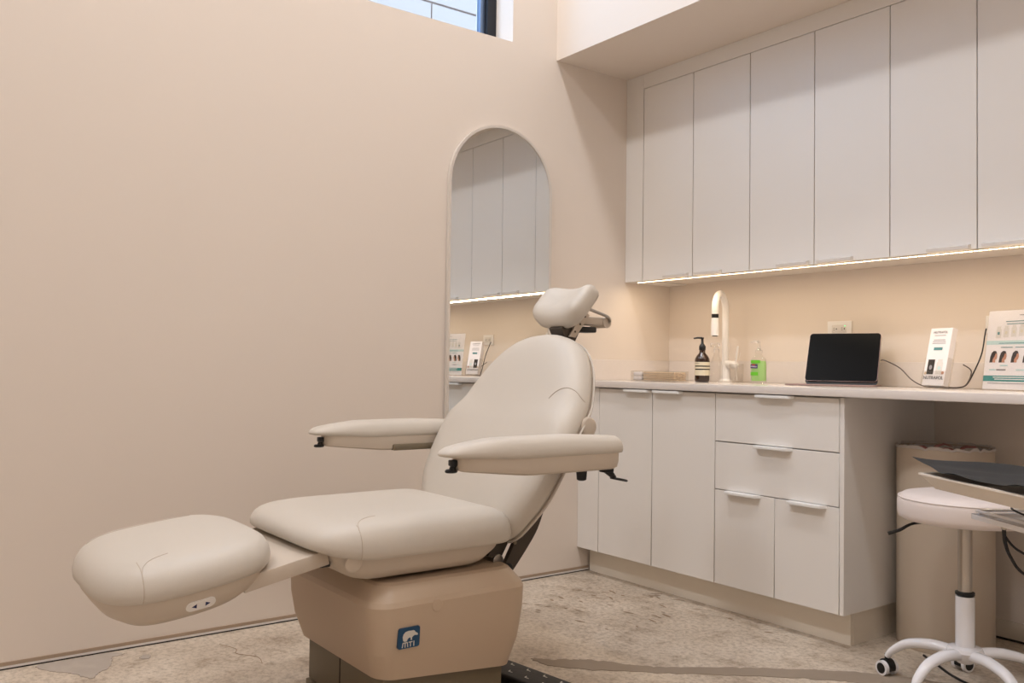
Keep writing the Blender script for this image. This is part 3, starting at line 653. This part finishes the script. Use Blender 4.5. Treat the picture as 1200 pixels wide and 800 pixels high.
# tablet on its folio stand
tb = Vector((1.126, -.205, ZT)); ta = radians(20)
t = thing('tablet', 'black screen tablet leaning on a folding stand case', 'tablet', tb, ta)
mt = Matrix.Translation((0, 0, .018)) @ Matrix.Rotation(radians(-24), 4, 'X')
ml = lambda u, v, d: mt @ Vector((u, d, v))
bm = B(); prism(bm, [(a_, b_+.108) for a_, b_ in rrect(.281, .215, .014)], ml, 0, .0075); dv_ = obj('tablet_body', bm, 'rose', t, local=True)
bm = B(); prism(bm, [(a_, b_+.108) for a_, b_ in rrect(.279, .213, .013)], ml, -.0010, .0005); obj('screen', bm, 'screen', dv_, local=True)
bm = B(); prism(bm, [(a_, b_+.102) for a_, b_ in rrect(.281, .224, .014)], ml, .0080, .0125); obj('case_back', bm, 'black', t, local=True)
bm = B(); box(bm, -.19, .14, -.11, .10, 0, .005, .002); obj('case_base', bm, 'grey_case', t, local=True)
bm = B(); prism(bm, [(.088, .005), (.092, .005), (.075, .120), (.071, .120)], lambda u, v, d: Vector((d, u, v)), -.08, .08); obj('case_prop', bm, 'black', t, local=True)
# charging cords
def cord(name, label, pts, r, m): 
    bm = B(); tube(bm, spline(pts, 10), r, 8); return tag(obj(name, bm, m), label, 'cord')
cord('charging_cord', 'dark cord running from the tablet to behind the small brochure holder', [(1.240, -.102, 1.015), (1.258, -.098, 1.014), (1.32, -.10, .985), (1.38, -.12, .940), (1.435, -.135, .918), (1.50, -.150, .9145), (1.56, -.165, .9145), (1.60, -.15, .925), (1.597, -.10, .975), (1.56, -.085, 1.0)], .0022, 'cord_grey')
cord('power_cord', 'black cord hanging from the wall outlet behind the large poster', [(1.612, -.018, 1.135), (1.613, -.030, 1.11), (1.615, -.06, 1.04), (1.60, -.09, .97), (1.585, -.115, .925), (1.56, -.13, .9145), (1.52, -.115, .9145), (1.49, -.09, .9145)], .0026, 'cord')
# outlets
def outlet(cx, label, gfci):
    t = thing('wall_outlet', label, 'outlet', (cx, 0, 1.152), group='wall outlets above the worktop')
    pl = obj('cover_plate', bx(cx-.058, cx+.058, -.006, -.0003, 1.117, 1.184, .0025), 'white', t)
    fc_ = obj('socket_face', bx(cx-.034, cx+.034, -.0078, -.0061, 1.134, 1.168, .0015), 'pull_grey', t)
    for sx in (-.019, .019):
        bm = B(); box(bm, cx+sx-.008, cx+sx-.002, -.0083, -.0079, 1.1535, 1.1555); box(bm, cx+sx-.008, cx+sx-.002, -.0083, -.0079, 1.1455, 1.1475); box(bm, cx+sx+.004, cx+sx+.009, -.0083, -.0079, 1.148, 1.153)
        so_ = obj('socket_slots', bm, 'ink', fc_); so_['kind'] = 'stuff'
    if gfci:
        bm = B(); disc_on(bm, (cx+.028, -.0079, 1.163), (0, -1, 0), .0022, .001, 10); obj('indicator_light', bm, 'green_led', fc_)
    return t
outlet(.993, 'white wall outlet with a green light above the black tablet', True)
outlet(1.662, 'white wall outlet behind the large poster', False)
# small brochure holder
c0, c1 = Vector((1.470, -.222, ZT)), Vector((1.569, -.250, ZT))
ba = math.atan2(c1.y-c0.y, c1.x-c0.x); bo_ = (c0+c1)/2+Vector((0, 0, .0068))
t = thing('brochure_holder', 'clear holder of narrow white brochures with a printed bottle', 'brochures', bo_, ba)
mt = Matrix.Rotation(radians(-13), 4, 'X')
ml = lambda u, v, d: mt @ Vector((u, d, v))
bm = B()
box(bm, -.053, .053, -.002, 0, .002, .060, 0, mtx=mt); box(bm, -.053, .053, .027, .029, .002, .175, 0, mtx=mt); box(bm, -.053, -.051, 0, .027, .002, .11, 0, mtx=mt); box(bm, .051, .053, 0, .027, .002, .11, 0, mtx=mt); box(bm, -.053, .053, 0, .060, -.0062, -.0042)
hol = obj('holder', bm, 'thin_clear', t, local=True)
for k in range(6):
    bm = B(); prism(bm, [(-.0485, .006), (.0485, .006), (.0485, .222), (-.0485, .222)], ml, .0012+k*.0042, .0048+k*.0042); br = obj('brochure', bm, 'paper', t, local=True)
    if k == 0: front = br
def ink(name, outl, m, parent, fn, d=.0010, th=.0004):
    bm = B(); prism(bm, outl, fn, d-th, d); return obj(name, bm, m, parent, local=True)
def rc(x0, x1, y0, y1): return [(x0, y0), (x1, y0), (x1, y1), (x0, y1)]
mtl = mt @ Matrix.Translation((0, .0006, 0)) @ Matrix.Rotation(radians(90), 4, 'X')
text_mesh('lettering', 'NUTRAFOL', .0125, 'ink_grey', front, mtl @ Matrix.Translation((-.002, .202, 0)))
text_mesh('lettering', 'NUTRAFOL', .0175, 'ink', front, mtl @ Matrix.Translation((-.002, .0285, 0)))
for y_, w_ in ((.193, .05), (.176, .052), (.1695, .058), (.163, .06)): ink('text_line', rc(-w_/2-.002, w_/2-.002, y_, y_+.0022), 'ink_grey', front, ml)
ink('teal_button', rc(-.021, .018, .138, .149), 'teal_dark', front, ml)
ink('printed_box', rc(-.036, -.006, .047, .103), 'ink', front, ml)
ink('printed_mark', [(-.021+.007*cos(k*.5), .073+.009*sin(k*.5)) for k in range(13)], 'ink_grey', front, ml, .0006)
ink('printed_bottle', [(.004, .047), (.032, .047), (.032, .090), (.028, .095), (.028, .104), (.008, .104), (.008, .095), (.004, .090)], 'pull_grey', front, ml)
ink('printed_mark', [(.018+.007*cos(k*.5), .071+.007*sin(k*.5)) for k in range(13)], 'pale_teal', front, ml, .0006)
ink('printed_flower', [(.036+.007*cos(k*.6), .053+.006*sin(k*.6)) for k in range(11)], 'skin', front, ml); ink('printed_flower', [(-.041+.006*cos(k*.6), .051+.006*sin(k*.6)) for k in range(11)], 'wood', front, ml)
# large poster in an acrylic stand
p0 = Vector((1.683, -.205, ZT)); pa = radians(-14)
t = thing('counter_poster', 'white counter poster with bottles, hair photos and a teal band', 'poster', p0, pa)
mt = Matrix.Rotation(radians(-8), 4, 'X'); ml = lambda u, v, d: mt @ Vector((u, d, v))
bm = B(); prism(bm, rc(0, .219, .003, .282), ml, .0025, .0040); prism(bm, rc(0, .219, .003, .282), ml, -.0022, -.0014); box(bm, 0, .219, -.004, .075, 0, .0022); obj('acrylic_stand', bm, 'thin_clear', t, local=True)
bm = B(); prism(bm, rc(.0015, .2175, .004, .281), ml, .0004, .0020); sh = obj('sheet', bm, 'paper', t, local=True)
D = .00035
ink('teal_band', rc(.0015, .2175, .032, .052), 'teal', sh, ml, D, .0003); ink('pale_band', rc(.0015, .2175, .161, .175), 'pale_teal', sh, ml, D, .0003)
for x_, y_, w_ in ((.12, .262, .09), (.07, .241, .15), (.075, .232, .13), (.05, .1645, .16), (.06, .150, .045), (.115, .150, .05)): ink('text_line', rc(x_, x_+w_, y_, y_+.0025), 'ink_grey' if y_ < .24 and y_ > .235 or y_ > .26 else 'teal_dark', sh, ml, D-.0002, .0003)
for x_, y_, w_ in ((.062, .085, .03), (.022, .070, .025), (.050, .070, .036), (.125, .070, .03)): ink('text_line', rc(x_, x_+w_, y_, y_+.005), 'pale_teal' if x_ != .05 else 'ink_grey', sh, ml, D-.0002, .0003)
for x_, y_ in ((.040, .045), (.046, .038)): ink('text_line', rc(x_, x_+.14, y_, y_+.003), 'paper', sh, ml, D-.0004, .0003)
ink('text_line', rc(.02, .19, .024, .0262), 'ink_grey', sh, ml, D-.0002, .0003)
for k in range(5):
    x_ = .036+k*.029; y_ = .184+k*.002
    b_ = ink('printed_bottle', [(x_, y_), (x_+.020, y_), (x_+.020, y_+.031), (x_+.017, y_+.034), (x_+.017, y_+.041), (x_+.003, y_+.041), (x_+.003, y_+.034), (x_, y_+.031)], 'pull_grey', sh, ml, D-.0002, .0003)
    ink('printed_mark', rc(x_+.006, x_+.014, y_+.012, y_+.022), 'teal_dark' if k == 0 else 'label_cream', b_, ml, D-.0005, .0003)
for k, x_ in enumerate((.020, .056, .102, .146)):
    hr = ink('hair_print', [(x_, .098), (x_+.002, .118), (x_+.006, .132), (x_+.014, .139), (x_+.023, .138), (x_+.027, .130), (x_+.022, .118), (x_+.012, .108), (x_+.012, .098)], 'hair', sh, ml, D-.0002, .0003)
    ink('face_print', [(x_+.012, .098), (x_+.013, .110), (x_+.019, .120), (x_+.022, .130), (x_+.028, .128), (x_+.029, .119), (x_+.027, .110), (x_+.022, .107), (x_+.023, .098)], 'skin', hr, ml, D-.0005, .0003)

# ------------------------------------------------------------------ waste bin, stool, tray, floor block
c_ = (1.573, -.245, 0)
t = thing('waste_bin', 'tall beige cylindrical waste bin under the worktop', 'bin', c_)
bm = B(); lathe(bm, [(.157, 0), (.16, .004), (.16, .700), (.1585, .703), (.155, .703), (.155, .03)], c_, 64, True, True); obj('bin_body', bm, 'can', t)
bm = B(); cyl(bm, (c_[0], c_[1], .686), (c_[0], c_[1], .6885), .1612, 64); 
bm.free()
rings = []
random.seed(3); N = 72; ph = [random.uniform(-1, 1) for _ in range(N)]
for r_, z_, j in ((.1515, .60, 0), (.153, .69, .002), (.1560, .705, .005), (.1606, .708, .006), (.1615, .704, .004), (.1612, .699, .003)):
    rings.append([(c_[0]+(r_+j*.25*abs(ph[(k*3) % N]))*cos(2*pi*k/N), c_[1]+(r_+j*.25*abs(ph[(k*3) % N]))*sin(2*pi*k/N), z_+j*ph[k]) for k in range(N)])
bm = B(); loft(bm, rings, False, False); obj('liner', bm, 'liner', t)
for k in range(7):
    a_ = k*2*pi/6; r_ = .095 if k < 6 else 0; bm = B()
    bmesh.ops.create_icosphere(bm, subdivisions=2, radius=random.uniform(.031, .036))
    for v in bm.verts: v.co = Vector((v.co.x, v.co.y, v.co.z*.55))*random.uniform(.85, 1.15)+Vector((c_[0]+r_*cos(a_), c_[1]+r_*sin(a_), .690))
    tag(obj('crumpled_tissue', bm, 'tissue' if k % 3 else 'liner'), 'crumpled pink tissue lying in the waste bin' if k % 3 else 'crumpled white tissue lying in the waste bin', 'tissue', 'tissues in the waste bin')
# stool
c_ = Vector((1.853, -.672, 0))
t = thing('rolling_stool', 'round white padded stool on a five-legged caster base', 'stool', c_)
bm = B(); lathe(bm, [(.10, .520), (.178, .522), (.187, .528), (.190, .540), (.190, .574), (.1875, .584), (.183, .591), (.172, .598), (.14, .604), (.07, .607), (.01, .608)], c_, 72); st = obj('seat', bm, 'stool_vinyl', t, sharp=80)
bm = B(); tube(bm, [c_+Vector((.1868*cos(2*pi*k/64), .1868*sin(2*pi*k/64), .5875)) for k in range(65)], .0022, 6, False); obj('piping', bm, 'stool_vinyl', st)
bm = B(); lathe(bm, [(.095, .5145), (.095, .5195)], c_, 32); box(bm, c_.x-.028, c_.x+.028, c_.y-.028, c_.y+.028, .506, .5145, .003); obj('seat_plate', bm, 'black', t)
bm = B(); tube(bm, spline([c_+Vector((-.06, -.02, .511)), c_+Vector((-.12, -.075, .502)), c_+Vector((-.15, -.105, .480)), c_+Vector((-.175, -.128, .468))], 6), [.004, .004, .0055, .0055], 8); obj('height_lever', bm, 'black', t)
bm = B(); cyl(bm, c_+Vector((0, 0, .25)), c_+Vector((0, 0, .507)), .0200, 24); obj('gas_piston', bm, 'steel', t)
bm = B(); lathe(bm, [(.0235, .295), (.0275, .299), (.0275, .306), (.0205, .309)], c_, 28); obj('collar', bm, 'black', t)
bm = B(); lathe(bm, [(.027, .13), (.027, .294)], c_, 28); obj('column', bm, 'white_gloss', t)
bm = B(); lathe(bm, [(.018, .092), (.024, .095), (.044, .114), (.052, .130), (.047, .140), (.030, .144)], c_, 32); obj('hub', bm, 'white_gloss', t)
a0 = math.atan2(-.711+.672, 1.625-1.853)
for k in range(5):
    a_ = a0-k*2*pi/5; d = Vector((cos(a_), sin(a_), 0)); sd2 = Vector((-sin(a_), cos(a_), 0))
    bm = B(); tube(bm, spline([c_+d*.035+Vector((0, 0, .122)), c_+d*.10+Vector((0, 0, .126)), c_+d*.17+Vector((0, 0, .112)), c_+d*.215+Vector((0, 0, .080)), c_+d*.232+Vector((0, 0, .058))], 6), [.021, .020, .018, .015, .011], 14, flat=.8); lg = obj('leg', bm, 'white_gloss', t)
    wc = c_+d*.232
    bm = B()
    yk = d*cos(.8*k)+sd2*sin(.8*k); xk = Vector((-yk.y, yk.x, 0))
    if k == 0: yk = Vector((-.25, -.97, 0)).normalized(); xk = Vector((-.97, .25, 0))*-1
    hood = [(.024*cos(q_), .026+.026*sin(q_)) for q_ in [radians(-20+220*j/16) for j in range(17)]]
    prism(bm, hood, lambda u, v, dd: wc+yk.cross(Vector((0, 0, 1)))*u+Vector((0, 0, v))+yk*dd, -.013, .013); cyl(bm, wc+Vector((0, 0, .048)), wc+Vector((0, 0, .066)), .008, 12)
    cs = obj('caster', bm, 'black', lg)
    for sg in (-1, 1):
        a1, a2 = wc+yk*sg*.0135+Vector((0, 0, .0235)), wc+yk*sg*.026+Vector((0, 0, .0235))
        bm = B(); cyl(bm, a1, a2, .0232, 24); wh = obj('wheel', bm, 'white_gloss', cs)
        bm = B(); disc_on(bm, a2, yk*sg, .0165, .0012, 20, .05); obj('hubcap', bm, 'black', wh)
tag(obj('power_cord', tube(B(), spline([(1.60, -.44, .004), (1.68, -.50, .004), (1.76, -.56, .004), (1.86, -.60, .004), (2.02, -.60, .004), (2.3, -.5, .004)], 8), .004, 8), 'cord'), 'black cord lying on the floor between the bin and the stool', 'cord')
# instrument tray on a stand, drape on it
TA = Vector((2.018, -1.262, .722))                   # tray corner; ea runs along the front rim, eb along the left rim
ea = Vector((.856, -.516, 0)).normalized(); eb = Vector((.516, .856, 0)).normalized(); ez = Vector((0, 0, 1))
crt = thing('instrument_cart', 'cream instrument tray stand beside the white stool', 'cart', (TA+ea*.3+eb*.36)*1 - Vector((0, 0, TA.z)))
def tq(a_, b_, z): return TA+ea*a_+eb*b_+ez*z
def trect(i, z, L=.46, Wd=.36, r=.02): return [tq(u, v, z) for u, v in rrect(L-2*i, Wd-2*i, max(.004, r-i*.3), 4, L/2, Wd/2)]
bm = B(); loft(bm, [trect(.034, -.034), trect(.030, -.036), trect(.004, -.004), trect(.0, -.004), trect(.0, .0), trect(.010, .0), trect(.036, -.028)], True, True); obj('tray_body', bm, 'tray', crt, sharp=30)
LS = Vector((2.090, -1.135, .615))
def lq(a_, b_, z): return LS+ea*a_+eb*b_+ez*z
def lrect(i, z, L=.34, Wd=.30): return [lq(u, v, z) for u, v in rrect(L-2*i, Wd-2*i, .012, 4, L/2, Wd/2)]
bm = B(); loft(bm, [lrect(0, -.008), lrect(0, .004), lrect(.012, .004), lrect(.016, -.004)], True, True); sh2 = obj('lower_shelf', bm, 'white_gloss', crt, sharp=30)
bm = B(); tube(bm, [lq(.012, .012, .012), lq(.012, .28, .012)], .004, 8); tube(bm, [lq(.012, .012, .012), lq(.32, .012, .012)], .004, 8); obj('shelf_rail', bm, 'white_gloss', sh2)
pc_ = tq(.30, .40, 0)
bm = B(); cyl(bm, (pc_.x, pc_.y, .03), (pc_.x, pc_.y, .70), .016, 20); obj('pole', bm, 'steel', crt)
bm = B(); p1, p2 = tq(.30, .20, 0), tq(.30, .41, 0); tube(bm, [(p1.x, p1.y, .675), (p2.x, p2.y, .675)], .010, 10); tube(bm, [(lq(.2, .2, 0).x, lq(.2, .2, 0).y, .598), (pc_.x, pc_.y, .598)], .009, 10); obj('arm_bar', bm, 'white_gloss', crt)
bm = B()
for k in range(4):
    q_ = k*pi/2+.5; tube(bm, [(pc_.x, pc_.y, .04), (pc_.x+.24*cos(q_), pc_.y+.24*sin(q_), .025)], [.018, .013], 10); cyl(bm, (pc_.x+.24*cos(q_), pc_.y+.24*sin(q_), 0), (pc_.x+.24*cos(q_), pc_.y+.24*sin(q_), .03), .016, 12)
obj('cart_base', bm, 'white_gloss', crt)
# charcoal drape lying on the tray, rumpled front hem
NA, NB = 30, 16; bm = B(); random.seed(11); grid = []
for i in range(NA+1):
    row = []
    for j in range(NB+1):
        u, v = i/NA, j/NB
        a_, b_ = -.006+.47*u, .004+.335*v
        z = .0075+.0035*sin(9*u+5*v)+.0025*sin(23*u-7*v)+.010*(1-v)**6*(.55+.45*sin(16*u+1.0))
        if v < .12: b_ += .010*sin(13*u)*(1-v/.12)
        if u < .1: z += .020*(1-u/.1)**2*(1-.6*v); a_ -= .016*(1-v)*(1-u/.1)
        row.append(bm.verts.new(tq(a_, b_, z)))
    grid.append(row)
for i in range(NA):
    for j in range(NB): bm.faces.new((grid[i][j], grid[i+1][j], grid[i+1][j+1], grid[i][j+1]))
r_ = bmesh.ops.solidify(bm, geom=bm.faces[:], thickness=.0016)
tag(obj('drape', bm, 'drape', sharp=80), 'charcoal grey drape lying rumpled over the cream tray', 'drape')
cl = spline([lq(.10, .085, .012), lq(.06, .075, .022), lq(.035, .095, .026), lq(.05, .13, .018), lq(.10, .15, .012)], 8)
tag(obj('device_cord', tube(B(), cl, .0026, 8), 'cord'), 'black cord looped on the white lower shelf of the cart', 'cord')
h0 = lq(.04, .065, -.012)
t = thing('hanging_cord', 'pair of black cords hanging from the white lower shelf', 'cord', h0)
bm = B(); cyl(bm, h0+ez*.003, h0-ez*.018, .0065, 14); obj('plug', bm, 'steel', t)
bm = B(); tube(bm, spline([h0-ez*.018, h0+Vector((.002, .002, -.05)), h0+Vector((.010, .012, -.085)), h0+Vector((.030, .035, -.125)), h0+Vector((.08, .09, -.16))], 8), [.005, .004, .003], 8); obj('cord_strand', bm, 'cord', t)
bm = B(); tube(bm, spline([h0-ez*.03, h0+Vector((.012, .014, -.055)), h0+Vector((.030, .034, -.075)), h0+Vector((.09, .10, -.12))], 8), .003, 8); obj('cord_strand', bm, 'cord', t)
# low black block on the floor behind the chair base
t = thing('floor_block', 'low black fabric-covered block with white printed marks behind the chair base', 'block', (1.22, -1.735, 0), radians(7))
bm = B(); box(bm, -.28, .28, -.055, .055, 0, .05, .010, 3)
blk = obj('block_body', bm, 'black_cloth', t, local=True)
for k in range(16):
    x_ = -.262+(k//2)*.07+(k % 2)*.030; y_ = .030 if k % 2 else -.018
    bm = B(); f_ = lambda u, v, d: Vector((x_+u, y_+v, d))
    prism(bm, [(-.010, .004), (-.006, -.006), (.010, -.006), (.010, -.003), (-.003, -.003), (-.0065, .006)], f_, .0498, .0504); obj('printed_mark', bm, 'badge_light', blk, local=True)
